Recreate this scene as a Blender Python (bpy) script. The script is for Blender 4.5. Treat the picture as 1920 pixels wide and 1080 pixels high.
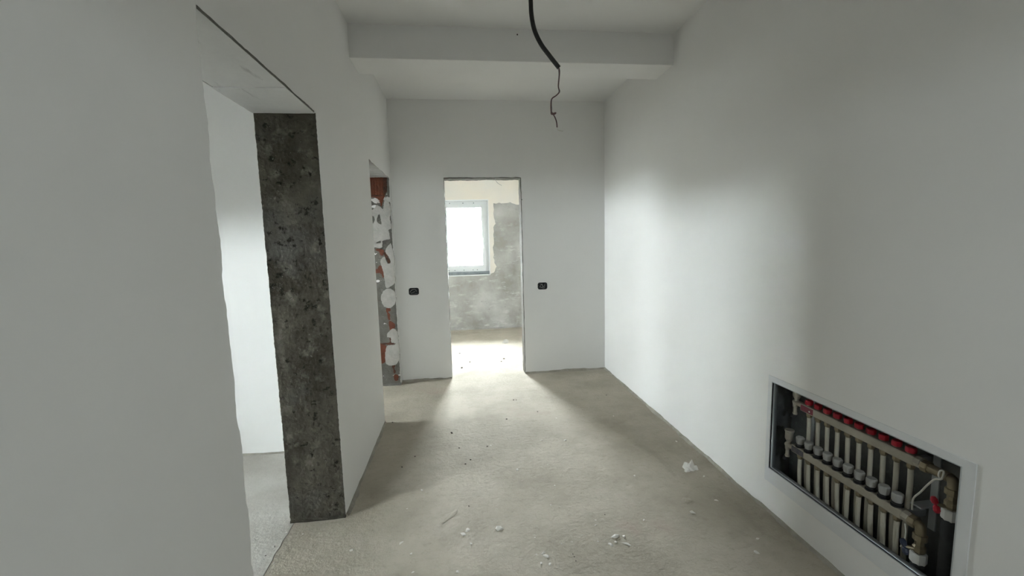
import bpy, bmesh, math, random
from mathutils import Vector, Matrix, noise
random.seed(7)
for o in list(bpy.data.objects): bpy.data.objects.remove(o)
S = bpy.context.scene
COL = S.collection

# ------------------------------------------------------------------ camera
CAM = Vector((0, 0, 1.41)); FPX = 792.5
YAW, PITCH, ROLL = .1179, .1115, -.0267
FW = Vector((math.sin(YAW)*math.cos(PITCH), math.cos(YAW)*math.cos(PITCH), -math.sin(PITCH)))
RT = Vector((math.cos(YAW), -math.sin(YAW), 0)); UP = RT.cross(FW)
RT = (RT*math.cos(ROLL) + UP*math.sin(ROLL)).normalized(); UP = RT.cross(FW).normalized()
cd = bpy.data.cameras.new('camera'); cam = bpy.data.objects.new('camera', cd); COL.objects.link(cam)
cd.sensor_width = 36; cd.lens = FPX/1920*36; cd.clip_start = .02; cd.clip_end = 200
cam.matrix_world = Matrix(((RT.x, UP.x, -FW.x, CAM.x), (RT.y, UP.y, -FW.y, CAM.y), (RT.z, UP.z, -FW.z, CAM.z), (0, 0, 0, 1)))
S.camera = cam
def on(px, py, axis, v):
    """pixel of the photograph -> point on the plane axis=v"""
    d = FW*FPX + RT*(px-960) - UP*(py-540)
    return CAM + d*((v-CAM[axis])/d[axis])

# ------------------------------------------------------------------ light: overcast sky through the windows
W = bpy.data.worlds.new('sky'); S.world = W; W.use_nodes = True
bg = W.node_tree.nodes['Background']; bg.inputs[0].default_value = (.91, .965, 1, 1); bg.inputs[1].default_value = 170.0
S.view_settings.view_transform = 'Standard'; S.view_settings.look = 'None'; S.view_settings.gamma = 1
S.view_settings.use_curve_mapping = False
S.view_settings.exposure = 0.46
def portal(loc, sx, sy, direction):
    l = bpy.data.lights.new('window_daylight', 'AREA'); l.shape = 'RECTANGLE'; l.size = sx; l.size_y = sy
    l.cycles.is_portal = True
    o = bpy.data.objects.new('window_daylight', l); COL.objects.link(o); o.location = loc
    o.rotation_euler = Vector(direction).to_track_quat('-Z', 'Z').to_euler()

# ------------------------------------------------------------------ measures (metres)
XR, XL, T = 1.508, -.6495, .2745
DB, BT = 4.328, .15
HC = 2.789
D1, D2, D3, D4 = 1.243, 2.159, 3.320, 4.231
H1, H2, HD = 2.030, 2.041, 2.042
DX0, DX1 = -.141, .631
DF = 6.757
YF = -2.6          # wall behind the camera
XO = -4.3          # outer wall of the rooms on the left
DL = 2.9455        # partition of the left room
C0, C1, CB, CT = 1.857, 1.060, .236, .680    # manifold cabinet opening

# ------------------------------------------------------------------ materials
def mat(name, base, rough=.8, metal=0, spots=(), bump=None, bscale=60, spec=.3, mix_scale=3, base2=None, detail=6, contrast=(.35, .65)):
    m = bpy.data.materials.new(name); m.use_nodes = True; nt = m.node_tree; N = nt.nodes; L = nt.links
    b = N['Principled BSDF']; b.inputs['Roughness'].default_value = rough; b.inputs['Metallic'].default_value = metal
    b.inputs['Specular IOR Level'].default_value = spec
    tc = N.new('ShaderNodeTexCoord'); co = tc.outputs['Object']
    c4 = lambda c: (c[0], c[1], c[2], 1)
    last = None
    def layer(prev, colr, scale, lo, hi, det=6, stretch=None, rough_=.6):
        n = N.new('ShaderNodeTexNoise'); n.inputs['Scale'].default_value = scale; n.inputs['Detail'].default_value = det
        n.inputs['Roughness'].default_value = rough_
        if stretch:
            mp = N.new('ShaderNodeMapping'); mp.inputs['Scale'].default_value = stretch; L.new(co, mp.inputs[0]); L.new(mp.outputs[0], n.inputs['Vector'])
        else: L.new(co, n.inputs['Vector'])
        r = N.new('ShaderNodeMapRange'); r.inputs[1].default_value = lo; r.inputs[2].default_value = hi; L.new(n.outputs[0], r.inputs[0])
        mx = N.new('ShaderNodeMix'); mx.data_type = 'RGBA'; L.new(r.outputs[0], mx.inputs[0])
        if prev is None: mx.inputs[6].default_value = c4(base)
        else: L.new(prev, mx.inputs[6])
        mx.inputs[7].default_value = c4(colr)
        return mx.outputs[2]
    if base2: last = layer(None, base2, mix_scale, contrast[0], contrast[1], detail)
    for s in spots: last = layer(last, *s)
    if last is None: b.inputs['Base Color'].default_value = c4(base)
    else: L.new(last, b.inputs['Base Color'])
    if bump:
        n = N.new('ShaderNodeTexNoise'); n.inputs['Scale'].default_value = bscale; n.inputs['Detail'].default_value = 8; n.inputs['Roughness'].default_value = .65
        L.new(co, n.inputs['Vector'])
        bp = N.new('ShaderNodeBump'); bp.inputs['Strength'].default_value = bump; bp.inputs['Distance'].default_value = .01
        L.new(n.outputs[0], bp.inputs['Height']); L.new(bp.outputs[0], b.inputs['Normal'])
    return m
M = {}
M['plaster'] = mat('white_plaster', (.88, .87, .845), .85, base2=(.86, .85, .825), mix_scale=1.3, bump=.05, bscale=25, spec=.2)
M['ceiling'] = mat('white_ceiling_paint', (.88, .87, .85), .9, base2=(.86, .85, .83), mix_scale=1.1, bump=.04, bscale=20, spec=.15)
M['screed'] = mat('cement_screed', (.485, .44, .36), .85, base2=(.37, .332, .265), mix_scale=2.4, detail=10, contrast=(.38, .66),
    spots=(((.52, .475, .40), 3.4, .50, .8, 10, None, .75), ((.30, .262, .20), 17, .53, .78, 10, (1, 1.6, 1), .8), ((.57, .53, .46), 60, .60, .8, 8, (1, 2.0, 1), .7), ((.40, .315, .26), 1.7, .60, .75, 7), ((.25, .22, .18), 75, .66, .78, 6), ((.60, .58, .53), 28, .72, .76, 5)),
    bump=.8, bscale=34, spec=.25)
M['pale_screed'] = mat('lightened_screed', (.60, .58, .535), .85, base2=(.49, .465, .42), mix_scale=3, detail=10, contrast=(.38, .66),  # hall screed lightened in its colour to brighten the left floor and soffit
    spots=(((.46, .44, .40), 15, .58, .8, 9, None, .75), ((.72, .71, .68), 50, .62, .8, 7), ((.36, .34, .30), 60, .68, .78, 6)), bump=.5, bscale=30, spec=.2)
M['rough_cement'] = mat('rough_dark_cement', (.082, .074, .057), .95, base2=(.036, .031, .023), mix_scale=4, contrast=(.35, .62),
    spots=(((.12, .112, .092), 14, .54, .72, 9), ((.075, .071, .062), 3.1, .52, .68, 5), ((.010, .009, .006), 30, .57, .66, 8), ((.15, .14, .12), 60, .64, .74, 6), ((.45, .44, .42), 21, .775, .80, 4)), bump=1.0, bscale=38, spec=.1)
M['soffit'] = mat('cast_concrete_soffit', (.82, .815, .80), .9, base2=(.75, .745, .73), mix_scale=5,
    spots=(((.40, .39, .38), 3, .6, .8, 6, (8, 1.5, 1)), ((.2, .19, .18), 30, .74, .8, 4)), bump=.2, bscale=40, spec=.15)
M['bare_cement'] = mat('bare_cement_render', (.45, .44, .42), .95, base2=(.26, .25, .225), mix_scale=1.9, detail=10, contrast=(.36, .62),
    spots=(((.54, .53, .51), 6, .55, .75, 8, (1, 1, 3)), ((.21, .2, .18), 14, .64, .78, 7), ((.46, .44, .40), 30, .7, .8, 5)), bump=.4, bscale=30, spec=.15)
M['edge_cement'] = mat('grey_mortar_edge', (.42, .395, .34), .95, base2=(.29, .27, .225), mix_scale=9, spots=(((.42, .40, .36), 30, .6, .75, 6),), bump=.6, bscale=60, spec=.1)
M['cream'] = mat('cream_plaster', (.80, .735, .645), .9, base2=(.76, .72, .66), mix_scale=3, bump=.1, bscale=30, spec=.15)
M['patch'] = mat('plaster_patch', (.54, .52, .485), .9, base2=(.43, .415, .385), mix_scale=14, bump=.3, bscale=50, spec=.15)
M['jamb_grey'] = mat('grey_jamb_mortar', (.21, .20, .18), .95, base2=(.15, .145, .125), mix_scale=9, spots=(((.36, .35, .33), 24, .6, .76, 6), ((.1, .09, .08), 40, .7, .78, 5)), bump=.7, bscale=60, spec=.1)
M['clay'] = mat('red_clay_block', (.19, .065, .038), .9, base2=(.13, .052, .033), mix_scale=20, spots=(((.14, .06, .04), 45, .62, .75, 5),), bump=.5, bscale=70, spec=.15)
M['dark_clay'] = mat('broken_clay', (.13, .06, .04), .95, base2=(.07, .045, .035), mix_scale=30, bump=.7, bscale=80, spec=.1)
M['crumb'] = mat('plaster_crumb', (.76, .735, .68), .9, base2=(.66, .635, .58), mix_scale=30, bump=.4, bscale=90, spec=.15)
M['crumb_dark'] = mat('dark_grit', (.09, .08, .07), .9, base2=(.14, .12, .1), mix_scale=60, bump=.4, bscale=90)
M['frame_white'] = mat('painted_steel_frame', (.78, .79, .79), .5, base2=(.74, .75, .75), mix_scale=5, spec=.4)
M['galv'] = mat('shaded_galvanised_sheet', (.16, .165, .165), .55, .6, base2=(.10, .105, .105), mix_scale=12, spots=(((.24, .245, .24), 30, .6, .8, 4),))  # sheet darkened: the shade inside the cabinet is put into the colour
M['lip'] = mat('bright_galvanised_lip', (.50, .53, .55), .45, .5, base2=(.42, .45, .47), mix_scale=10)
M['rail'] = mat('nickel_plated_brass_rail', (.42, .395, .335), .5, .35, base2=(.36, .335, .28), mix_scale=20, bump=.1, bscale=80)
M['brass'] = mat('tarnished_brass', (.33, .28, .19), .45, .6, base2=(.24, .205, .14), mix_scale=30)
M['pex'] = mat('off_white_pex_pipe', (.56, .54, .46), .5, base2=(.50, .47, .39), mix_scale=20)
M['knob'] = mat('grey_plastic_knob', (.40, .40, .385), .55, base2=(.34, .34, .325), mix_scale=40)
M['black'] = mat('black_plastic', (.015, .016, .018), .45, base2=(.025, .026, .028), mix_scale=30)
M['red'] = mat('red_plastic_cap', (.50, .022, .045), .4, base2=(.42, .018, .035), mix_scale=40)
M['label_red'] = mat('red_label', (.22, .04, .06), .5, base2=(.15, .035, .05), mix_scale=50)
M['label_dark'] = mat('dark_label', (.05, .05, .065), .5, base2=(.10, .095, .10), mix_scale=60)
M['blue'] = mat('dark_blue_handle', (.03, .04, .075), .45, base2=(.05, .06, .09), mix_scale=40)
M['nut'] = mat('white_plastic_nut', (.80, .80, .78), .45, base2=(.74, .74, .72), mix_scale=30)
M['insul'] = mat('dark_pipe_insulation', (.035, .037, .038), .8, base2=(.05, .052, .053), mix_scale=20)
M['conduit'] = mat('black_conduit', (.012, .012, .011), .5, base2=(.02, .02, .018), mix_scale=40)
M['wire_brown'] = mat('brown_wire', (.14, .075, .075), .5, base2=(.09, .055, .06), mix_scale=50)
M['wire_grey'] = mat('grey_wire', (.32, .32, .31), .5, base2=(.22, .22, .22), mix_scale=50)
M['wire_white'] = mat('white_wire', (.74, .73, .68), .5, base2=(.66, .65, .58), mix_scale=50)
M['pvc'] = mat('white_pvc', (.82, .84, .84), .3, base2=(.79, .81, .81), mix_scale=4, spec=.5)
M['seal'] = mat('grey_window_seal', (.30, .33, .34), .7, base2=(.20, .22, .23), mix_scale=18, bump=.4, bscale=50)
M['ground'] = mat('outside_gravel', (.60, .59, .56), .95, base2=(.5, .49, .46), mix_scale=2, bump=.4, bscale=30)
def glass():
    m = bpy.data.materials.new('window_glass'); m.use_nodes = True; nt = m.node_tree; N = nt.nodes; L = nt.links
    N.remove(N['Principled BSDF']); out = N['Material Output']
    t = N.new('ShaderNodeBsdfTransparent'); t.inputs[0].default_value = (.95, .97, .97, 1)
    g = N.new('ShaderNodeBsdfGlossy'); g.inputs[1].default_value = .02
    fr = N.new('ShaderNodeFresnel'); fr.inputs[0].default_value = 1.3
    mx = N.new('ShaderNodeMixShader'); L.new(fr.outputs[0], mx.inputs[0]); L.new(t.outputs[0], mx.inputs[1]); L.new(g.outputs[0], mx.inputs[2]); L.new(mx.outputs[0], out.inputs[0])
    return m
M['glass'] = glass()

# ------------------------------------------------------------------ helpers
def link(name, me, m, parent=None, smooth=False):
    o = bpy.data.objects.new(name, me); COL.objects.link(o)
    if m: me.materials.clear(); me.materials.append(M[m])
    if smooth:
        for p in me.polygons: p.use_smooth = True
    if parent: o.parent = parent
    return o
def tag(o, label, cat, group=None):
    o['label'] = label; o['category'] = cat
    if group: o['group'] = group
    return o
def struct(o): o['kind'] = 'structure'; return o
def thing(name, label, cat, loc=(0, 0, 0), group=None):
    o = bpy.data.objects.new(name, None); COL.objects.link(o); o.location = loc; o.empty_display_size = .05
    bpy.context.view_layer.update()
    return tag(o, label, cat, group)
def child(name, me, m, parent, smooth=False):
    """mesh given in world coordinates, parented to a thing whose origin sits elsewhere"""
    o = link(name, me, m, parent, smooth)
    o.matrix_parent_inverse = Matrix.Translation(parent.location).inverted()
    return o
def jag(a, b, amp, step=.02, seed=0, ends=True):
    """points from a to b (a included, b not) that wander off the line like a broken plaster edge"""
    a, b = Vector(a), Vector(b); d = b-a; n = max(2, int(d.length/step)); nrm = Vector((-d.y, d.x)).normalized(); out = []
    for i in range(n):
        t = i/n; p = a+d*t
        w = amp*(noise.noise(Vector((t*d.length*9, seed*7.3, 0)))*1.2 + .7*noise.noise(Vector((t*d.length*38, seed*3.1, 5)))) if i else 0
        out.append(p+nrm*w)
    return out
def slab(name, outlines, axis, lo, hi, m, parent=None):
    """flat outline(s) (first outer, rest holes) extruded along axis 0/1/2 from lo to hi; coordinates are the two other axes in order"""
    cu = bpy.data.curves.new('t', 'CURVE'); cu.dimensions = '2D'; cu.fill_mode = 'BOTH'; cu.extrude = (hi-lo)/2
    for pts in outlines:
        s = cu.splines.new('POLY'); s.points.add(len(pts)-1); s.use_cyclic_u = True
        for q, p in zip(s.points, pts): q.co = (p[0], p[1], 0, 1)
    co = bpy.data.objects.new('t', cu); COL.objects.link(co)
    dg = bpy.context.evaluated_depsgraph_get()
    me = bpy.data.meshes.new_from_object(co.evaluated_get(dg)); me.name = name
    bpy.data.objects.remove(co); bpy.data.curves.remove(cu)
    mid = (lo+hi)/2
    for v in me.vertices:
        a, b, c = v.co
        v.co = ((c+mid, a, b), (a, c+mid, b), (a, b, c+mid))[axis]
    bm = bmesh.new(); bm.from_mesh(me); bmesh.ops.remove_doubles(bm, verts=bm.verts, dist=1e-6)
    bmesh.ops.recalc_face_normals(bm, faces=bm.faces); bm.to_mesh(me); bm.free()
    if parent is not None: return child(name, me, m, parent) if parent.type == 'EMPTY' else link(name, me, m, parent)
    return link(name, me, m)
def rect(u0, u1, v0, v1): return [(u0, v0), (u1, v0), (u1, v1), (u0, v1)]
def bm_box(bm, x0, x1, y0, y1, z0, z1):
    vs = [bm.verts.new((x, y, z)) for x in (x0, x1) for y in (y0, y1) for z in (z0, z1)]
    for f in ((0, 1, 3, 2), (4, 6, 7, 5), (0, 4, 5, 1), (2, 3, 7, 6), (0, 2, 6, 4), (1, 5, 7, 3)): bm.faces.new([vs[i] for i in f])
    return vs
def done(bm, name):
    bmesh.ops.recalc_face_normals(bm, faces=bm.faces)
    me = bpy.data.meshes.new(name); bm.to_mesh(me); bm.free(); return me
def box_mesh(name, x0, x1, y0, y1, z0, z1, bev=0):
    bm = bmesh.new(); bm_box(bm, x0, x1, y0, y1, z0, z1)
    if bev: bmesh.ops.bevel(bm, geom=list(bm.edges), offset=bev, segments=2, profile=.6, affect='EDGES')
    return done(bm, name)
def lathe_mesh(name, prof, origin=(0, 0, 0), axis=(0, 0, 1), n=20, bm=None):
    """prof: list of (radius, height) along axis from origin; closed caps"""
    own = bm is None; bm = bm or bmesh.new(); ax = Vector(axis).normalized(); q = Vector((0, 0, 1)).rotation_difference(ax); rings = []
    for r, h in prof:
        rings.append([bm.verts.new(Vector(origin)+q @ Vector((r*math.cos(2*math.pi*i/n), r*math.sin(2*math.pi*i/n), h))) for i in range(n)])
    for a, b in zip(rings, rings[1:]):
        for i in range(n): bm.faces.new((a[i], a[(i+1) % n], b[(i+1) % n], b[i]))
    bm.faces.new(rings[0][::-1]); bm.faces.new(rings[-1])
    return done(bm, name) if own else None
def smooth_path(pts, sub=6):
    P = [Vector(p) for p in pts]; out = []
    for i in range(len(P)-1):
        p0, p1, p2, p3 = P[max(i-1, 0)], P[i], P[i+1], P[min(i+2, len(P)-1)]
        for k in range(sub):
            t = k/sub; out.append(.5*((2*p1)+(p2-p0)*t+(2*p0-5*p1+4*p2-p3)*t*t+(3*p1-p0-3*p2+p3)*t**3))
    return out+[P[-1]]
def tube_mesh(name, pts, r, n=10, sub=6, ribs=0):
    P = smooth_path(pts, sub) if sub > 1 else [Vector(p) for p in pts]
    bm = bmesh.new(); rings = []; up = Vector((.3, 1, .2)).normalized()
    for i, p in enumerate(P):
        t = (P[min(i+1, len(P)-1)]-P[max(i-1, 0)]).normalized(); a = t.cross(up).normalized(); b = t.cross(a)
        rr = r*(1+ribs*(i % 2))
        rings.append([bm.verts.new(p+(a*math.cos(2*math.pi*k/n)+b*math.sin(2*math.pi*k/n))*rr) for k in range(n)])
    for A, B in zip(rings, rings[1:]):
        for k in range(n): bm.faces.new((A[k], A[(k+1) % n], B[(k+1) % n], B[k]))
    bm.faces.new(rings[0][::-1]); bm.faces.new(rings[-1])
    return done(bm, name)
def rough_panel(name, axis, u0, u1, v0, v1, face, depth, amp, nu, nv, m, parent, sgn=-1, seed=0, eamp=.003):
    """closed block whose front face (plane axis=face) is really uneven; front looks along sgn"""
    bm = bmesh.new(); F = []; B = []
    for i in range(nu+1):
        fr, bk = [], []
        for j in range(nv+1):
            u = u0+(u1-u0)*i/nu; v = v0+(v1-v0)*j/nv
            if i in (0, nu): u += eamp*(.6*noise.noise(Vector((seed+i, v*20, 3)))+.7*noise.noise(Vector((seed+i, v*75, 8))))*(1 if 0 < j < nv else 0)
            if j in (0, nv) and 0 < i < nu: v += eamp*.5*noise.noise(Vector((u*24, seed+j, 9)))
            h = amp*(noise.noise(Vector((u*11, v*11, seed)))+.6*noise.noise(Vector((u*33, v*33, seed+4)))+.35*noise.noise(Vector((u*80, v*80, seed+8))))
            put = lambda w: bm.verts.new(((w, u, v), (u, w, v), (u, v, w))[axis])
            fr.append(put(face+sgn*h)); bk.append(put(face-sgn*depth))
        F.append(fr); B.append(bk)
    for i in range(nu):
        for j in range(nv):
            bm.faces.new((F[i][j], F[i+1][j], F[i+1][j+1], F[i][j+1])); bm.faces.new((B[i][j], B[i][j+1], B[i+1][j+1], B[i+1][j]))
    for i in range(nu):
        for j in (0, nv): bm.faces.new((F[i][j], B[i][j], B[i+1][j], F[i+1][j]))
    for j in range(nv):
        for i in (0, nu): bm.faces.new((F[i][j], F[i][j+1], B[i][j+1], B[i][j]))
    return link(name, done(bm, name), m, parent)
def bead(name, a, b, into, m, seed, hmin=.006, hmax=.024, wid=.016):
    """irregular fillet of mortar where a wall meets the floor; into = direction away from the wall"""
    a, b, into = Vector(a), Vector(b), Vector(into); L_ = (b-a).length; n = int(L_/.025); bm = bmesh.new(); rows = []
    for i in range(n+1):
        p = a.lerp(b, i/n); s = i*.025
        h = hmin+(hmax-hmin)*max(0, .5+.75*noise.noise(Vector((s*3.1, seed, 0)))+.35*noise.noise(Vector((s*15, seed, 2))))
        w = wid*max(.25, .8+.9*noise.noise(Vector((s*4, seed, 5)))+.5*noise.noise(Vector((s*19, seed, 7))))
        z = Vector((0, 0, 1))
        rows.append([bm.verts.new(q) for q in (p-into*.012-z*.01, p-into*.012+z*h, p+into*.004+z*h*.9, p+into*w*.6+z*h*.45, p+into*w+z*.001, p+into*w-z*.01)])
    for A, B in zip(rows, rows[1:]):
        for k in range(6): bm.faces.new((A[k], A[(k+1) % 6], B[(k+1) % 6], B[k]))
    bm.faces.new(rows[0][::-1]); bm.faces.new(rows[-1])
    return struct(link(name, done(bm, name), m))

# ------------------------------------------------------------------ the setting
# left wall with two rough openings
ol = [(YF, 0)] + jag((D1-.2, 0), (D1, 0), .0)[:1] + jag((D1, 0), (D1, H1), .008, .016, 1) + jag((D1, H1+.006), (D2, H1+.006), .003, .018, 2) + jag((D2, H1), (D2, 0), .002, .012, 3) \
    + jag((D2, 0), (D3, 0), 0, 1)[:1] + jag((D3, 0), (D3, H2), .0015, .03, 4) + jag((D3, H2), (D4, H2), .006, .03, 5) + jag((D4, H2), (D4, 0), .005, .025, 6) + [(D4, 0), (DB+.05, 0), (DB+.05, HC+.02), (YF, HC+.02)]
wl = struct(slab('wall_left', [ol], 0, XL-T, XL, 'plaster'))
rough_panel('jamb', 1, XL-T+.001, XL-.002, -.005, H1-.001, D2-.006, .03, .0048, 48, 340, 'rough_cement', wl, seed=1, eamp=.0025)
rough_panel('jamb', 1, XL-T-.001, XL-.004, 0, H1, D1-.012, .02, .003, 20, 120, 'rough_cement', wl, sgn=1, seed=11, eamp=.002)
YS = 1.822   # joint between the two shuttering boards of the lintel
rough_panel('soffit_panel', 2, XL-T-.003, XL-.004, D1+.002, YS-.0018, H1-.002, .02, .0009, 14, 30, 'soffit', wl, seed=2, eamp=.003)
rough_panel('soffit_panel', 2, XL-T-.003, XL-.004, YS+.0018, D2-.008, H1-.0045, .02, .0007, 14, 16, 'soffit', wl, seed=3, eamp=.003)
rough_panel('soffit_panel', 2, XL-T, XL-.006, D3, D4, H2-.002, .02, .001, 14, 30, 'bare_cement', wl, seed=5)
ring = [(XL-.0015, D1+.01+i*.012) for i in range(75)]
inn = [(XL-.0018-.0030*max(0, -.1+1.8*noise.noise(Vector((y*4.5, 40, 0)))+.6*noise.noise(Vector((y*30, 41, 0)))), y) for x, y in ring]
slab('lintel_crack', [ring+inn[::-1]], 2, H1-.0030, H1+.012, 'jamb_grey', wl)
ring = [(XL-T+.002, D1+.01+i*.012) for i in range(75)]
inn = [(XL-T+.0025+.006*max(0, 1.5*noise.noise(Vector((y*4.5, 50, 0)))+.5*noise.noise(Vector((y*30, 51, 0)))), y) for x, y in ring]
slab('lintel_crack', [ring+inn[::-1]], 2, H1-.0030, H1+.012, 'jamb_grey', wl)
# brick jamb of the second opening
rough_panel('jamb', 1, XL-T, XL-.004, -.003, H2-.002, D4-.003, .03, .003, 30, 200, 'jamb_grey', wl, seed=6, eamp=.006)
def crop(ox, oy, s): return lambda pts: [(on(ox+x/s, oy+y/s, 1, D4-.006)) for x, y in pts]
k1, k2, k3 = crop(685, 290, 7.2), crop(685, 430, 7.2), crop(685, 570, 6.353)
def rounded(pts, amp, seed, n=5):
    P = [Vector((p.x, p.z, 0)) for p in pts]; sm = []
    for i in range(len(P)):
        p0, p1, p2, p3 = P[i-1], P[i], P[(i+1) % len(P)], P[(i+2) % len(P)]
        for k in range(n):
            t = k/n; q = .5*((2*p1)+(p2-p0)*t+(2*p0-5*p1+4*p2-p3)*t*t+(3*p1-p0-3*p2+p3)*t**3)
            q = q+Vector((noise.noise(q*70+Vector((seed, 0, 0)))+.6*noise.noise(q*190+Vector((seed, 1, 0))), noise.noise(q*70+Vector((0, seed, 3)))+.6*noise.noise(q*190+Vector((1, seed, 3))), 0))*amp; sm.append((q.x, q.y))
    return sm
def pieceD4(name, pts, m, thick, seed, n=5, holes=()):
    slab(name, [rounded(pts, .0055, seed, n+5)]+[rounded(h, .003, seed+9, 7) for h in holes], 1, D4-.003-thick, D4+.008, m, wl)
# the hollow clay block under the lintel, with its ribs, behind the near edge too
bx0, bx1 = XL-T+.005, k1([(245, 300)])[0].x
zt, zb = k1([(160, 297)])[0].z, k1([(160, 548)])[0].z
bm = bmesh.new(); nr = 8; st = (bx1-bx0)/nr
for i in range(nr):
    bm_box(bm, bx0+i*st, bx0+(i+.62)*st, D4-.012, D4+.01, zb, zt); bm_box(bm, bx0+(i+.62)*st, bx0+(i+1)*st, D4-.006, D4+.01, zb, zt)
link('brick', done(bm, 'brick'), 'clay', wl)
pieceD4('brick', k1([(245, 298), (285, 290), (290, 400), (292, 490), (262, 545), (245, 545)]), 'dark_clay', .007, 1, 3)  # dark patch in place of the rough cavity, its shade in the colour
pieceD4('brick', k1([(60, 552), (250, 545), (242, 610), (222, 690), (205, 670), (180, 610), (120, 575), (60, 575)]), 'clay', .006, 2, 3)
pieceD4('brick', k2([(140, 280), (165, 262), (245, 282), (238, 350), (205, 345), (190, 305)]), 'clay', .006, 3, 3)
pieceD4('brick', k2([(100, 590), (110, 545), (160, 535), (190, 490), (222, 505), (243, 575), (243, 655), (205, 595)]), 'clay', .006, 4, 3)
pieceD4('brick', k3([(252, 50), (295, 55), (300, 120), (300, 180), (278, 190), (258, 110)]), 'clay', .005, 5, 3)
pieceD4('brick', k3([(285, 200), (350, 240), (346, 290), (312, 322), (288, 290)]), 'clay', .007, 6, 3)
pieceD4('brick', k3([(120, 497), (250, 500), (245, 600), (240, 692), (120, 692)]), 'clay', .006, 7, 3)
pieceD4('brick', k3([(340, 848), (392, 850), (388, 905), (352, 908)]), 'clay', .006, 8, 3)
pieceD4('mortar_joint', k3([(120, 468), (280, 462), (290, 405), (303, 410), (308, 458), (352, 458), (352, 472), (310, 488), (270, 484), (120, 486)]), 'dark_clay', .0045, 9, 2)
pieceD4('mortar_joint', k3([(318, 735), (352, 735), (345, 780), (358, 800), (355, 825), (338, 820), (332, 780)]), 'dark_clay', .0045, 10, 2)
pieceD4('mortar_joint', k1([(60, 545), (160, 548), (255, 540), (240, 556), (150, 560), (60, 560)]), 'dark_clay', .009, 11, 2)
A1 = k1([(40, 760), (110, 740), (150, 685), (200, 700), (240, 735), (262, 620), (300, 630), (335, 690), (348, 780), (330, 850), (345, 930), (350, 1000)]) + k2([(315, 10), (328, 70), (330, 130), (280, 145), (232, 160), (225, 245), (140, 245), (60, 240), (40, 0)])
pieceD4('plaster_patch', A1, 'patch', .011, 12, 4, [k1([(160, 850), (190, 805), (208, 860), (218, 940), (165, 910)]), k1([(70, 840), (112, 830), (128, 880), (110, 925), (70, 920)]), k2([(140, 186), (205, 152), (207, 185)])])
pieceD4('plaster_patch', k2([(340, 190), (362, 260), (388, 340), (385, 520), (402, 690), (370, 750), (285, 790), (262, 690), (240, 560), (205, 450), (215, 400), (262, 375), (300, 455), (345, 447), (318, 375), (270, 290)]), 'patch', .010, 13, 4)
cen = [(315+102*math.cos(a*.5236), 930+132*math.sin(a*.5236)) for a in range(12)]
pieceD4('plaster_patch', k2(cen), 'patch', .012, 14, 4)
pieceD4('plaster_patch', k3([(262, 365), (285, 325), (340, 292), (388, 350), (398, 470), (408, 580), (405, 650), (370, 715), (290, 730), (242, 685), (245, 530), (275, 492), (300, 490), (355, 482), (358, 462), (315, 455), (300, 400), (268, 392)]), 'patch', .012, 15, 4)
pieceD4('plaster_patch', k3([(275, 95), (300, 80), (345, 40), (370, 130), (362, 215), (340, 222), (300, 185), (295, 130)]), 'jamb_grey', .008, 16, 4)
pieceD4('brick', k2([(245, 325), (275, 312), (305, 360), (338, 425), (335, 450), (310, 455), (285, 400)]), 'dark_clay', .008, 17, 3)

# back wall of the hall with the doorway and two holes for switch boxes
def boxhole(cx, cz, w=.10, h=.072, r=.02):
    pts = []
    for qx, qz, a0 in ((1, -1, -90), (1, 1, 0), (-1, 1, 90), (-1, -1, 180)):
        for k in range(4):
            a = math.radians(a0+30*k); pts.append((cx+qx*(w/2-r)+r*math.cos(a), cz+qz*(h/2-r)+r*math.sin(a)))
    return pts
BXS = [(-.486, .927), (.834, .931)]
ob = [(XO-.05, 0)] + jag((DX0-.1, 0), (DX0, 0), 0, 1)[:1] + jag((DX0, 0), (DX0, HD), .003, .03, 21) + jag((DX0, HD+.006), (DX1, HD+.006), .004, .025, 22) + jag((DX1+.004, HD), (DX1+.004, 0), .003, .03, 23) + [(DX1, 0), (XR+.03, 0), (XR+.03, HC+.02), (XO-.05, HC+.02)]
wb = struct(slab('wall_back', [ob]+[boxhole(*b) for b in BXS], 1, DB, DB+BT, 'plaster'))
rough_panel('jamb', 0, DB+.003, DB+BT+.002, 0, HD, DX1-.003, .015, .003, 10, 120, 'jamb_grey', wb, sgn=-1, seed=31, eamp=.006)
rough_panel('jamb', 0, DB+.006, DB+BT+.002, 0, HD, DX0+.001, .015, .002, 10, 120, 'jamb_grey', wb, sgn=1, seed=32, eamp=.006)
rough_panel('lintel_soffit', 2, DX0, DX1, DB+.005, DB+BT+.002, HD-.004, .02, .005, 50, 10, 'jamb_grey', wb, sgn=-1, seed=33, eamp=.01)  # head and jambs in darker mortar; the edge's shadow is in the colour
# right wall (runs on through the bathroom), with the cabinet recess
struct(slab('wall_right', [rect(YF, 7.06, 0, HC+.02), rect(C1-.004, C0+.004, CB-.004, CT+.004)], 0, XR, XR+.012, 'plaster'))
struct(slab('wall_right_core', [rect(YF, 7.06, 0, HC+.02), rect(C1-.04, C0+.04, CB-.10, CT+.05)], 0, XR+.0115, XR+.25, 'plaster'))
struct(link('ceiling', box_mesh('ceiling', XO-.3, XR+.25, YF-.25, 7.06, HC, HC+.2), 'ceiling'))
struct(link('ceiling_beam', box_mesh('ceiling_beam', XL-.02, XR+.01, 2.912, 3.175, 2.584, HC+.02, .004), 'ceiling'))
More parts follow.
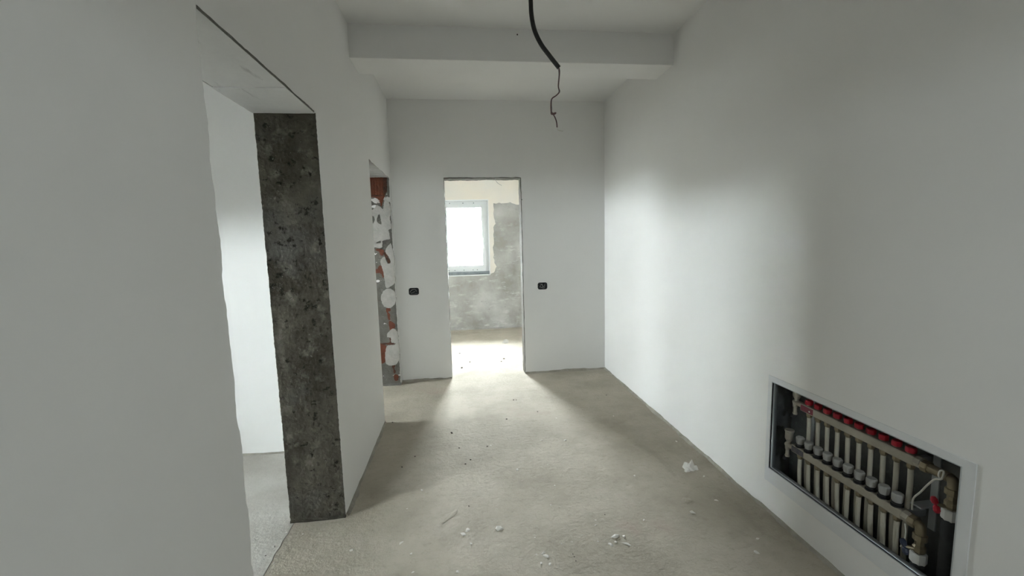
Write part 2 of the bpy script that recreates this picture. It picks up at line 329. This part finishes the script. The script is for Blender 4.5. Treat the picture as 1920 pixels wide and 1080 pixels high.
# floors: the hall slab and the slab of the left rooms, meeting in a crack behind the first opening
def crackx(y): return -.905+.012*noise.noise(Vector((y*5, 2, 0)))+.006*noise.noise(Vector((y*21, 7, 0))) + (.02 if y < 1.9 else 0)*min(1, (1.9-y)/.4 if y < 1.9 else 0)
yy = [YF-.25+i*.03 for i in range(int((7.06-YF+.25)/.03)+1)]
struct(slab('floor', [[(crackx(y)+.0018, y) for y in yy][::-1]+[(XR+.25, yy[0]), (XR+.25, yy[-1])]], 2, -.2, 0, 'screed'))
struct(slab('floor_left_room', [[(crackx(y)-.0018, y) for y in yy]+[(XO-.3, yy[-1]), (XO-.3, yy[0])]], 2, -.2, .0, 'pale_screed'))
# bathroom shell beyond the doorway
WX0, WX1, WZ0, WZ1 = -.30, .451, .882, 2.052
wf = struct(slab('wall_far', [rect(-1.45, XR+.25, 0, HC+.02), rect(WX0, WX1, WZ0, WZ1)], 1, DF, DF+.3, 'bare_cement'))
def onF(px, py): p = on(px, py, 1, DF); return (p.x, p.z)
band = [(-1.4, HC), (-1.4, 2.0)] + [(WX0-.2, 2.0), (WX0-.2, WZ0), (WX0-.0, WZ0)] + [(WX0, WZ1), (WX1, WZ1)] + jag((WX1, WZ1), (WX1, WZ0), .001) + [(WX1, WZ0)] + \
    [onF(*p) for p in ((921, 513), (923, 512), (926, 511), (928, 508), (929, 503), (931, 500), (929, 496), (927, 493), (927, 487), (925, 483), (926, 478), (925, 470), (924, 464), (926, 458), (926, 450), (925, 440), (926, 434), (925, 426), (927, 422), (929, 420), (928, 414), (926, 408), (925, 400), (926, 393), (925, 386), (925, 381), (930, 382), (936, 380), (940, 381.5), (946, 381), (952, 380.5), (957, 379), (960, 381), (964, 382), (968, 383.5), (973, 384), (980, 383), (990, 382))] + [(XR, 1.99), (XR, HC)]
slab('plaster_band', [band], 1, DF-.007, DF+.01, 'cream', wf)
bm = bmesh.new(); bw = .018                                  # white angle bead round the window recess
bm_box(bm, WX0-.01, WX1+.012, DF-.010, DF+.05, WZ1-.004, WZ1+.012); bm_box(bm, WX1-.004, WX1+.008, DF-.010, DF+.05, WZ0-.01, WZ1+.004); bm_box(bm, WX0-.01, WX1+.006, DF-.010, DF+.05, WZ0-.012, WZ0+.003)
link('corner_bead', done(bm, 'corner_bead'), 'pvc', wf)
struct(slab('wall_bathroom_left', [rect(DB+BT-.02, DF+.02, 0, HC+.02)], 0, -1.45, -1.3, 'plaster'))
# the rooms on the left
WR = [rect(-.7, .8, 1.15, 1.67), rect(3.15, 4.3, 1.33, 1.87)]
struct(slab('wall_outer', [rect(-1.5, DB+BT, 0, HC+.02)]+WR, 0, XO-.3, XO, 'plaster'))
struct(slab('wall_partition', [rect(XO-.02, XL-T+.02, 0, HC+.02)], 1, DL, DL+.15, 'plaster'))
struct(slab('wall_near_left', [rect(XO-.02, XL-T+.02, 0, HC+.02)], 1, -1.5, -1.2, 'plaster'))
FRX = (.25, .7); FRZ = (1.55, 1.95)
struct(slab('wall_front', [rect(XL-T, XR+.05, 0, HC+.02), rect(FRX[0], FRX[1], FRZ[0], FRZ[1])], 1, YF-.25, YF, 'plaster'))
# mortar fillets at the foot of the walls
bead('baseboard_right', (XR, -1.0, 0), (XR, DB, 0), (-1, 0, 0), 'edge_cement', 1)
bead('baseboard_back', (DX1, DB, 0), (XR, DB, 0), (0, -1, 0), 'edge_cement', 2, .008, .03, .02)
bead('baseboard_back_left', (XL, DB, 0), (DX0, DB, 0), (0, -1, 0), 'edge_cement', 3)
bead('baseboard_left', (XL, D2, 0), (XL, D3, 0), (1, 0, 0), 'edge_cement', 4, .008, .022, .016)
bead('baseboard_left_end', (XL-.2, D3, 0), (XL, D3, 0), (0, 1, 0), 'edge_cement', 5)
bead('baseboard_pillar', (XL-T, D2-.004, 0), (XL, D2-.004, 0), (0, -1, 0), 'rough_cement', 6, .004, .016, .012)
bead('baseboard_partition', (XO, DL, 0), (XL-T, DL, 0), (0, -1, 0), 'edge_cement', 7, .006, .016, .012)
bead('baseboard_far', (-1.3, DF, 0), (XR, DF, 0), (0, -1, 0), 'bare_cement', 8, .01, .03, .03)
bead('baseboard_brick_jamb', (XL-T, D4-.003, 0), (XL, D4-.003, 0), (0, -1, 0), 'jamb_grey', 9, .01, .04, .02)
g = struct(link('ground', box_mesh('ground', -60, 60, -60, 60, -.6, -.45), 'ground'))

# ------------------------------------------------------------------ windows
def window(name, axis, u0, u1, z0, z1, face, outw, mull=(), handle=None, fw=.055, sw=.06):
    """white plastic window: frame in the opening, sash, glass; axis = normal axis, face = inner plane, outw = +1/-1"""
    root = None
    def fr(n, a0, a1, b0, b1, wd, d0, d1, m, par, wb=None):
        lo, hi = sorted((face+outw*d0, face+outw*d1))
        o = slab(n, [rect(a0, a1, b0, b1), rect(a0+wd, a1-wd, b0+(wb or wd), b1-wd)], axis, lo, hi, m, par); return o
    root = struct(fr(name, u0-.004, u1+.004, z0-.004, z1+.004, fw, 0, .07, 'pvc', None))
    edges = [u0+fw] + list(mull) + [u1-fw]
    for i, (a, b) in enumerate(zip(edges, edges[1:])):
        s = fr('sash', a-.012, b+.012, z0+fw-.012, z1-fw+.012, sw, -.012, .05, 'pvc', root)
        fr('gasket', a+sw-.016, b-sw+.016, z0+fw+sw-.016, z1-fw-sw+.016, .006, -.006, .006, 'seal', s)
        lo, hi = sorted((face+outw*.016, face+outw*.022))
        slab('glass', [rect(a+sw-.018, b-sw+.018, z0+fw+sw-.018, z1-fw-sw+.018)], axis, lo, hi, 'glass', s)
    return root
WY = DF+.11
w1 = window('window_1', 1, WX0, WX1, WZ0+.045, WZ1, WY, 1)
# lower frame extension, jamb foam strip and the handle
slab('sill_profile', [rect(WX0, WX1, WZ0, WZ0+.05)], 1, WY-.006, WY+.06, 'seal', w1)
hx = WX1-.055-.03; hz = 1.43
h = link('handle', box_mesh('handle', hx-.014, hx+.014, WY-.022, WY-.011, hz-.035, hz+.035, .004), 'pvc', w1)
link('lever', lathe_mesh('lever', [(.008, 0), (.008, .035)], (hx, WY-.02, hz), (0, -1, 0), 12), 'pvc', h)
link('grip', box_mesh('grip', hx-.010, hx+.010, WY-.062, WY-.048, hz-.13, hz+.012, .004), 'pvc', h)
for px in (842, 853, 870, 887, 895):
    p = on(px, 507, 1, WY)
    link('screw_cap', lathe_mesh('screw_cap', [(.008, 0), (.008, .003), (.005, .005)], (p.x, WY-.011, WZ0+.045+.03), (0, -1, 0), 10), 'seal', w1)
for px in (843, 868, 888):
    p = on(px, 384, 1, WY)
    link('screw_cap', lathe_mesh('screw_cap', [(.008, 0), (.008, .003), (.005, .005)], (p.x, WY-.001, WZ1-.03), (0, -1, 0), 10), 'seal', w1)
portal((.075, DF+.32, 1.47), .75, 1.17, (0, -1, 0))
window('window_2', 0, -.7, .8, 1.15, 1.67, XO-.12, -1)
portal((XO-.32, .05, 1.41), 1.5, .52, (1, 0, 0))
window('window_3', 0, 3.15, 4.3, 1.33, 1.87, XO-.12, -1)
portal((XO-.32, 3.725, 1.60), 1.15, .54, (1, 0, 0))
window('fill_window', 1, FRX[0], FRX[1], FRZ[0], FRZ[1], YF-.12, -1)  # unseen window added behind the camera, sized for front fill
portal(((FRX[0]+FRX[1])/2, YF-.27, (FRZ[0]+FRZ[1])/2), FRX[1]-FRX[0], FRZ[1]-FRZ[0], (0, 1, 0))

# ------------------------------------------------------------------ manifold cabinet
cab = thing('manifold_cabinet', 'recessed steel manifold cabinet with white frame low in right wall', 'cabinet', (XR, (C0+C1)/2, CB))
fl = slab('frame', [rect(1.022, 1.885, .160, .709), rect(C1, C0, CB, CT)], 0, XR-.004, XR+.003, 'frame_white', cab)
lipb = slab('inner_lip', [rect(C1-.003, C0+.003, CB-.003, CT+.003), rect(C1, C0, CB, CT)], 0, XR-.005, XR+.028, 'lip', cab)
B0, B1, BB, BTp, BD = C1-.03, C0+.03, CB-.085, CT+.035, XR+.135
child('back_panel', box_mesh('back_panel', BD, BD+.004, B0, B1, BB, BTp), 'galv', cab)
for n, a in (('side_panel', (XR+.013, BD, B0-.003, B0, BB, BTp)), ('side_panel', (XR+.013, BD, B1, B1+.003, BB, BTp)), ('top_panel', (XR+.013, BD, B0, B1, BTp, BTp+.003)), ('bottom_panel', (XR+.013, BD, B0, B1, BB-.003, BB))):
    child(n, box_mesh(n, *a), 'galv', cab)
# two rails, ten loops each, at 50 mm
XU, XW = XR+.080, XR+.050
def rail_thing(name, label, X, ya, yb, z, capname, lab):
    t = thing(name, label, 'manifold', (X, (ya+yb)/2, z))
    r = child('rail', box_mesh('rail', X-.018, X+.018, yb, ya, z-.018, z+.018, .006), 'rail', t)
    child('label_plate', box_mesh('label_plate', X-.0195, X-.0175, ya-.075, ya-.006, z-.013, z+.013, .0008), lab, t)
    child('end_collar', lathe_mesh('end_collar', [(.021, 0), (.021, .018), (.018, .022)], (X, yb+.002, z), (0, -1, 0), 8), 'rail', t)
    return t
YU = [1.7245-.0503*i for i in range(10)]; ZU = .590
YW = [1.731-.0501*i for i in range(10)]; ZW = .386
up = rail_thing('heating_manifold', 'upper manifold rail with ten red caps inside the wall cabinet', XU, 1.757, 1.246, ZU, 'cap', 'label_red')
lo = rail_thing('heating_manifold', 'lower manifold rail with ten grey knobs inside the wall cabinet', XW, 1.765, 1.248, ZW, 'knob', 'label_dark')
child('label_dot', lathe_mesh('label_dot', [(.004, 0), (.004, .001)], (XU-.0195, 1.70, ZU-.002), (-1, 0, 0), 10), 'nut', up)
def fluted(name, prof, n=24, dep=.06):
    bm = bmesh.new(); rings = []
    for r, h in prof:
        rings.append([bm.verts.new((r*(1-dep*((k//2) % 2))*math.cos(2*math.pi*k/n), r*(1-dep*((k//2) % 2))*math.sin(2*math.pi*k/n), h)) for k in range(n)])
    for a, b in zip(rings, rings[1:]):
        for i in range(n): bm.faces.new((a[i], a[(i+1) % n], b[(i+1) % n], b[i]))
    bm.faces.new(rings[0][::-1]); bm.faces.new(rings[-1]); return done(bm, name)
cap_me = fluted('cap', [(.0155, 0), (.0165, .004), (.0165, .016), (.0145, .020)])
capb_me = lathe_mesh('cap_base', [(.012, -.004), (.012, .003)], n=12)
knob_me = fluted('knob', [(.0145, 0), (.0185, .026), (.018, .033), (.0155, .036)], dep=.07)
kb_me = lathe_mesh('knob_base', [(.0195, -.002), (.0195, .003), (.015, .005), (.015, .009), (.0165, .010), (.0165, .015)], n=20)
nut_me = lathe_mesh('pipe_nut', [(.0125, 0), (.0135, -.003), (.0135, -.016), (.011, -.020), (.0095, -.024)], n=6)
for me, m in ((cap_me, 'red'), (capb_me, 'brass'), (knob_me, 'knob'), (kb_me, 'black'), (nut_me, 'brass')): me.materials.append(M[m])
def put(name, me, parent, loc, rz=0):
    o = bpy.data.objects.new(name, me); COL.objects.link(o); o.parent = parent
    o.location = Vector(loc)-(parent.location if parent.type == 'EMPTY' else Vector((0, 0, 0))); o.rotation_euler = (0, 0, rz); return o
for i in range(10):
    y = YU[i]
    c = put('cap', cap_me, up, (XU, y, ZU+.022), i*.7)
    put('cap_base', capb_me, c, (0, 0, -.002))
    put('pipe_nut', nut_me, up, (XU, y-.004, ZU-.016), i*.3)
    j = random.uniform(-.006, .006); k = random.uniform(-.004, .008)
    child('pipe', tube_mesh('pipe', [(XU, y-.004, ZU-.034), (XU+.002, y-.004, ZU-.12), (XU+k, y-.004+j*.5, ZU-.28), (XU+.01, y+j, BB+.001)], .0086, 12, 5), 'pex', up, True)
    y = YW[i]
    c = put('knob', knob_me, lo, (XW, y, ZW+.030), i*.5)
    put('knob_base', kb_me, c, (0, 0, -.012))
    put('pipe_nut', nut_me, lo, (XW, y-.004, ZW-.016), i*.3)
    j = random.uniform(-.006, .006)
    child('pipe', tube_mesh('pipe', [(XW, y-.004, ZW-.034), (XW+.001, y-.004+j*.3, ZW-.10), (XW+.012, y+j, BB+.001)], .0086, 12, 5), 'pex', lo, True)
# air vents and drain cocks at the far ends
def vent(t, X, y, z, zt):
    v = child('air_vent', lathe_mesh('air_vent', [(.007, -.012), (.009, .0), (.010, .018), (.014, .026), (.018, .034), (.018, zt-z-.010), (.0205, zt-z-.008), (.0205, zt-z), (.006, zt-z+.001)], (X, y, z), n=18), 'rail', t)
    child('end_fitting', tube_mesh('end_fitting', [(X, y-.05, z), (X, y-.02, z), (X, y+.014, z)], .0125, 12, 1), 'rail', t)
    d = child('drain_cock', lathe_mesh('drain_cock', [(.011, 0), (.011, -.016), (.008, -.022), (.008, -.046), (.0105, -.048), (.0105, -.056)], (X-.003, y+.004, z-.004), n=14), 'rail', t)
    link('drain_cap', lathe_mesh('drain_cap', [(.010, 0), (.011, .012), (.009, .020)], (X-.004, y+.007, z-.060), (-.4, .25, -1), 12), 'black', d)
vent(up, XU, 1.797, ZU+.004, ZU+.075)
vent(lo, XW, 1.798, ZW-.006, ZW+.072)
# ball valves, nuts and dark feed pipes at the near ends
def valve(t, X, yr, z, ye, hm, hz, nz, legname):
    child('connector', tube_mesh('connector', [(X, yr-.014, z), (X, (yr+ye)/2, z), (X, ye+.012, z)], .0165, 16, 1), 'brass', t)
    child('union_nut', lathe_mesh('union_nut', [(.021, 0), (.022, .003), (.022, .018), (.020, .021)], (X, yr-.018, z), (0, -1, 0), 8), 'brass', t)
    child('elbow', tube_mesh('elbow', [(X, ye+.02, z), (X, ye+.004, z-.002), (X, ye, z-.018), (X, ye, z-.04)], .0155, 16, 4), 'brass', t, True)
    child('valve_body', lathe_mesh('valve_body', [(.016, .006), (.0205, .004), (.0205, -.016), (.0135, -.020), (.0135, -.034), (.019, -.042), (.019, -.058), (.0145, -.064), (.0145, hz)], (X, ye, z-.036), n=8), 'brass', t)
    st_ = child('stem', tube_mesh('stem', [(X-.012, ye+.004, z-.036+hz*.6), (X-.034, ye+.018, z-.036+hz*.6)], .006, 10, 1), 'brass', t)
    for s in (-1, 1):
        link('handle_wing', lathe_mesh('handle_wing', [(.004, 0), (.009, .006), (.010, .018), (.006, .026)], (X-.036, ye+.018, z-.036+hz*.6), (-.1, .35*s, s), 10), hm, st_)
    child('hex_nut', lathe_mesh('hex_nut', [(.022, 0), (.024, -.003), (.024, -.033), (.021, -.038)], (X, ye, nz+.02), n=8), 'nut', t)
    child('feed_pipe', tube_mesh('feed_pipe', [(X, ye, nz-.012), (X, ye, (nz+BB)/2), (X, ye-.002, BB+.001)], .021, 16, 1), 'insul', t, True)
valve(up, XU, 1.246, ZU-.004, 1.135, 'red', -.10, .462, '')
valve(lo, XW, 1.248, ZW-.004, 1.196, 'blue', -.085, .262, '')
# white sensor lead and its clip
P = lambda x, y, X: on(1400+x/2.7, 680+y/2.7, 0, X)
ld = child('sensor_lead', tube_mesh('sensor_lead', [P(990, 590, XU-.03), P(972, 575, XU-.034), P(980, 548, XU-.03), P(998, 552, XU-.028), P(985, 590, XU-.032), P(950, 592, XU-.03), P(912, 622, XU-.03), P(880, 655, XU-.03), P(846, 684, XU-.03), P(838, 720, XU-.028), P(838, 745, XU-.028)], .0028, 8, 6), 'wire_white', up, True)
child('sensor_lead', tube_mesh('sensor_lead', [P(800, 815, XW-.02), P(805, 860, XW-.02), P(795, 905, XW-.016), P(778, 930, XW-.012)], .002, 8, 6), 'wire_white', lo, True)
a = P(870, 722, XW+.02)
child('mounting_bracket', box_mesh('mounting_bracket', a.x-.012, BD+.002, a.y-.018, a.y+.018, a.z-.003, a.z+.003, .001), 'lip', lo)
child('mounting_bracket', box_mesh('mounting_bracket', BD-.006, BD+.001, a.y-.012, a.y+.012, a.z-.10, ZU+.03, .001), 'lip', lo)
child('mounting_bracket', box_mesh('mounting_bracket', BD-.006, BD+.001, 1.745, 1.769, ZW-.03, ZU+.03, .001), 'lip', up)
for t_, X_, z_ in ((up, XU, ZU), (lo, XW, ZW)):
    for y_ in (1.2575, 1.752):
        child('rail_clamp', box_mesh('rail_clamp', X_+.014, BD+.001, y_-.009, y_+.009, z_-.012, z_+.012, .001), 'lip', t_)

# ------------------------------------------------------------------ cable hanging from the ceiling
hc = thing('hanging_cable', 'black cable hanging from the ceiling with a bare brown wire end', 'cable', (on(996, 0, 1, 1.75).x-.01, 1.75, HC))
q = lambda px, py, d=0: on(px, py, 1, 1.75+d)
e0 = q(995, 0)
pts = [(e0.x-.012, 1.75, HC+.004), (e0.x-.010, 1.75, 2.62), (e0.x-.003, 1.75, 2.44), e0, q(996.5, 28), q(1002, 56), q(1014, 82), q(1030, 104), q(1048, 127)]
child('conduit', tube_mesh('conduit', pts, .0088, 14, 8), 'conduit', hc, True)
child('wire', tube_mesh('wire', [q(1045, 122), q(1049, 132), q(1048, 150), q(1047, 163), q(1049, 172), q(1043, 179), q(1035, 185), q(1033, 195), q(1033.5, 211), q(1035, 213), q(1042, 211.5), q(1040, 214), q(1034, 214), q(1034, 210), q(1040, 219), q(1043.5, 229), q(1044.5, 239)], .0024, 8, 6), 'wire_brown', hc, True)
child('wire', tube_mesh('wire', [q(1046, 124, .004), q(1048, 140, .004), q(1046.5, 160, .004), q(1048, 172, .004), q(1042, 180, .004), q(1034.5, 187, .004), q(1034.5, 205, .003), q(1034, 213)], .0018, 8, 6), 'wire_grey', hc, True)
child('stripped_end', tube_mesh('stripped_end', [q(1044.4, 238), q(1045, 242), q(1048, 244.5), q(1055.5, 246)], .0015, 8, 5), 'wire_white', hc, True)

# ------------------------------------------------------------------ switch boxes in the back wall
def swbox(cx, cz, label, wires):
    t = thing('switch_box', label, 'electrical box', (cx, DB, cz))
    oo, ii = boxhole(cx, cz, .1005, .0725), boxhole(cx, cz, .094, .066, .018)
    slab('box_rim', [oo, ii], 1, DB-.002, DB+.045, 'black', t)
    slab('box_back', [boxhole(cx, cz, .0995, .0715)], 1, DB+.042, DB+.046, 'black', t)
    for i, w in enumerate(wires):
        child('wire', tube_mesh('wire', [(cx+x, DB+d, cz+z) for x, d, z in w], .0028, 8, 6), 'wire_grey', t, True)
swbox(BXS[0][0], BXS[0][1], 'black switch box with one curled wire in the wall left of doorway',
      [[(-.040, .040, -.012), (-.036, .010, -.004), (-.026, .006, .010), (-.005, .004, .020), (.014, .006, .018), (.022, .010, .006), (.020, .030, -.004)],
       [(-.030, .040, -.020), (-.020, .012, -.012), (-.004, .010, -.010), (.004, .02, -.002)], [(-.035, .02, -.026), (.0, .012, -.028), (.036, .02, -.026)]])
swbox(BXS[1][0], BXS[1][1], 'dark switch box stuffed with grey wires in the wall right of doorway',
      [[(-.040, .040, -.022), (-.030, .006, -.016), (-.014, .004, .014), (-.004, .004, .020), (.004, .006, .004), (-.006, .004, -.016), (-.020, .008, -.020)],
       [(-.036, .03, .016), (-.020, .006, .022), (.0, .004, .004), (.014, .004, -.014), (.030, .006, -.010), (.038, .03, .002)],
       [(.0, .03, -.024), (.014, .006, -.010), (.026, .004, .012), (.032, .008, .022), (.038, .03, .018)],
       [(-.040, .03, .0), (-.022, .008, -.006), (.004, .006, -.024), (.030, .010, -.022)]])

# ------------------------------------------------------------------ rubble on the screed
def lump(name, loc, sx, sy, sz, rz, m, seed, rough=.35, sub=2):
    bm = bmesh.new(); bmesh.ops.create_icosphere(bm, subdivisions=sub, radius=1)
    for v in bm.verts:
        d = v.co.normalized(); s = 1+rough*(noise.noise(d*1.6+Vector((seed, 0, 0)))+.5*noise.noise(d*4+Vector((0, seed, 0))))
        v.co = Vector((d.x*s*sx/2, d.y*s*sy/2, max(d.z*s, -.55)*sz/1.55))
    lo_ = min(v.co.z for v in bm.verts)
    for v in bm.verts: v.co.z -= lo_+.0006
    me = done(bm, name); o = link(name, me, m); o.location = loc; o.rotation_euler = (0, 0, rz); return o
def hull(name, loc, sx, sy, sz, rz, m, seed, n=14):
    rnd = random.Random(seed); bm = bmesh.new()
    for i in range(n):
        a = rnd.uniform(0, 6.283); r = math.sqrt(rnd.uniform(.15, 1)); z = rnd.random() if i > 5 else 0
        bm.verts.new((r*math.cos(a)*sx/2*(1-.45*z), r*math.sin(a)*sy/2*(1-.45*z), z*sz-.0006))
    r_ = bmesh.ops.convex_hull(bm, input=bm.verts)
    bmesh.ops.delete(bm, geom=[v for v in bm.verts if not v.link_faces], context='VERTS')
    o = link(name, done(bm, name), m); o.location = loc; o.rotation_euler = (0, 0, rz); return o
def fl_(px, py): p = on(px, py, 2, 0); return (p.x, p.y, 0)
# the big broken flake by the right wall: a bent lump of several shards
p = fl_(1294, 881)
t = thing('plaster_lump', 'large crumpled white plaster lump lying near the right wall', 'rubble', p)
for k, (dx, dy, sx, sy, sz, rz) in enumerate(((.004, 0, .085, .042, .066, .3), (-.024, -.006, .070, .045, .026, .2), (.028, .002, .05, .034, .032, -.5), (-.014, .012, .070, .04, .056, 2.4))):
    c = hull('shard', (0, 0, 0), sx, sy, sz, rz, 'crumb', 20+k, 18); c.parent = t; c.location = (dx, dy, 0)
tag(hull('plaster_flake', fl_(1299, 962), .046, .024, .012, -.6, 'crumb', 31), 'pointed white plaster flake on floor in front of the large lump', 'rubble')
tag(lump('cement_clod', fl_(1288, 938), .055, .045, .007, .2, 'screed', 32, .4), 'flat grey cement clod between the plaster lump and flake', 'rubble')
tag(hull('brick_fragment', fl_(949, 643), .125, .07, .055, .1, 'patch', 33), 'pale broken chunk on bathroom floor beyond the doorway', 'rubble')
tag(hull('plaster_sliver', fl_(1175, 1020), .075, .020, .006, -.55, 'crumb', 34), 'long thin plaster sliver among crumbs on hall floor', 'rubble')
tag(lump('cement_smear', fl_(843, 968), .13, .035, .004, .85, 'screed', 35, .4), 'long low ridge of spilled cement on hall floor', 'rubble')
wh = [(1155, 1006, 12), (1170, 1006, 7), (1154, 1017, 7), (1145, 1021, 8), (1019, 1037, 7), (1025, 1043, 10), (1006, 1040, 5), (1014, 1057, 7), (1031, 1058, 7), (1117, 985, 5), (1072, 1016, 4), (1121, 1015, 4), (1003, 1008, 4), (1053, 1020, 4),
      (877, 994, 9), (868, 1002, 9), (936, 991, 14), (752, 1018, 7), (771, 1038, 5), (659, 1031, 7), (791, 919, 5), (884, 1020, 6), (970, 881, 6), (1040, 910, 4), (1033, 947, 4), (1060, 825, 6), (1016, 826, 4), (774, 1073, 5), (858, 1072, 6), (763, 954, 4),
      (1117, 975, 4), (1421, 1010, 5), (1418, 1035, 7), (1343, 938, 6), (537, 998, 4), (513, 1025, 4), (513, 1056, 4), (568, 1001, 4), (1190, 892, 4), (1208, 975, 4), (1320, 893, 5), (1150, 780, 3), (1043, 784, 3), (1268, 828, 4), (920, 835, 4), (700, 842, 4)]
for i, (x, y, s) in enumerate(wh):
    P0 = Vector(fl_(x, y)); w = s*P0.length*.0017
    o = hull('plaster_crumb', P0, w*random.uniform(1.1, 1.7), w*random.uniform(.8, 1.1), w*random.uniform(.15, .3), random.uniform(0, 3), 'crumb', 50+i)
    if i < 4: a_ = ('white plaster crumb lying right beside the long plaster sliver', 'crumbs around the plaster sliver')
    elif i < 9: a_ = ('white crumb in the small cluster on open hall floor', 'cluster of white crumbs')
    elif x > 1260: a_ = ('small white crumb on floor along the foot of right wall', 'crumbs along the right wall')
    elif x < 600: a_ = ('tiny white crumb on floor in the opening beside the rough pillar', 'crumbs by the rough pillar')
    else: a_ = ('single small plaster crumb lying loose on open hall floor', 'loose crumbs on the hall floor')
    tag(o, a_[0], 'rubble', a_[1])
dk = [(847, 812, 6), (963, 750, 4), (950, 786, 4), (914, 837, 4), (861, 840, 4), (882, 862, 4), (873, 870, 4), (778, 856, 4), (754, 876, 4), (879, 949, 4), (866, 690, 6), (881, 679, 5), (862, 663, 4), (945, 673, 5), (968, 750, 3), (736, 792, 4), (1074, 1039, 3), (1077, 1044, 3), (1080, 1052, 3), (1134, 965, 3), (1008, 772, 3), (1137, 741, 3), (940, 678, 4), (498, 1042, 3)]
for i, (x, y, s) in enumerate(dk):
    P0 = Vector(fl_(x, y)); w = s*P0.length*.00095
    o = lump('grit_stone', P0, w*1.3, w, w*.5, random.uniform(0, 3), 'crumb_dark', 90+i*1.7, .45, 1)
    if y < 700: a_ = ('dark grit stone on bright floor beyond the back doorway', 'grit on the bathroom floor')
    elif 1070 < x < 1085 and y > 1000: a_ = ('dark grit stone in a short row of three on hall floor', 'row of three grit stones')
    else: a_ = ('tiny dark grit stone lying loose on the hall floor', 'loose grit on the hall floor')
    tag(o, a_[0], 'rubble', a_[1])

# a thin tie wire sticking out under the head of the back doorway, and a nail hole stub on the beam
w_ = lambda px, py: on(px, py, 1, DB+.02)
tag(link('tie_wire', tube_mesh('tie_wire', [w_(927, 330), w_(929, 337), w_(933, 343), w_(941, 348)], .0022, 8, 6), 'wire_grey', None, True), 'thin bent wire sticking out under the head of back doorway', 'wire')
p = on(970, 65, 1, 2.912)
link('nail_stub', lathe_mesh('nail_stub', [(.005, -.004), (.005, .002), (.003, .004)], (p.x, 2.912, p.z), (0, -1, 0), 10), 'crumb_dark', bpy.data.objects['ceiling_beam'])
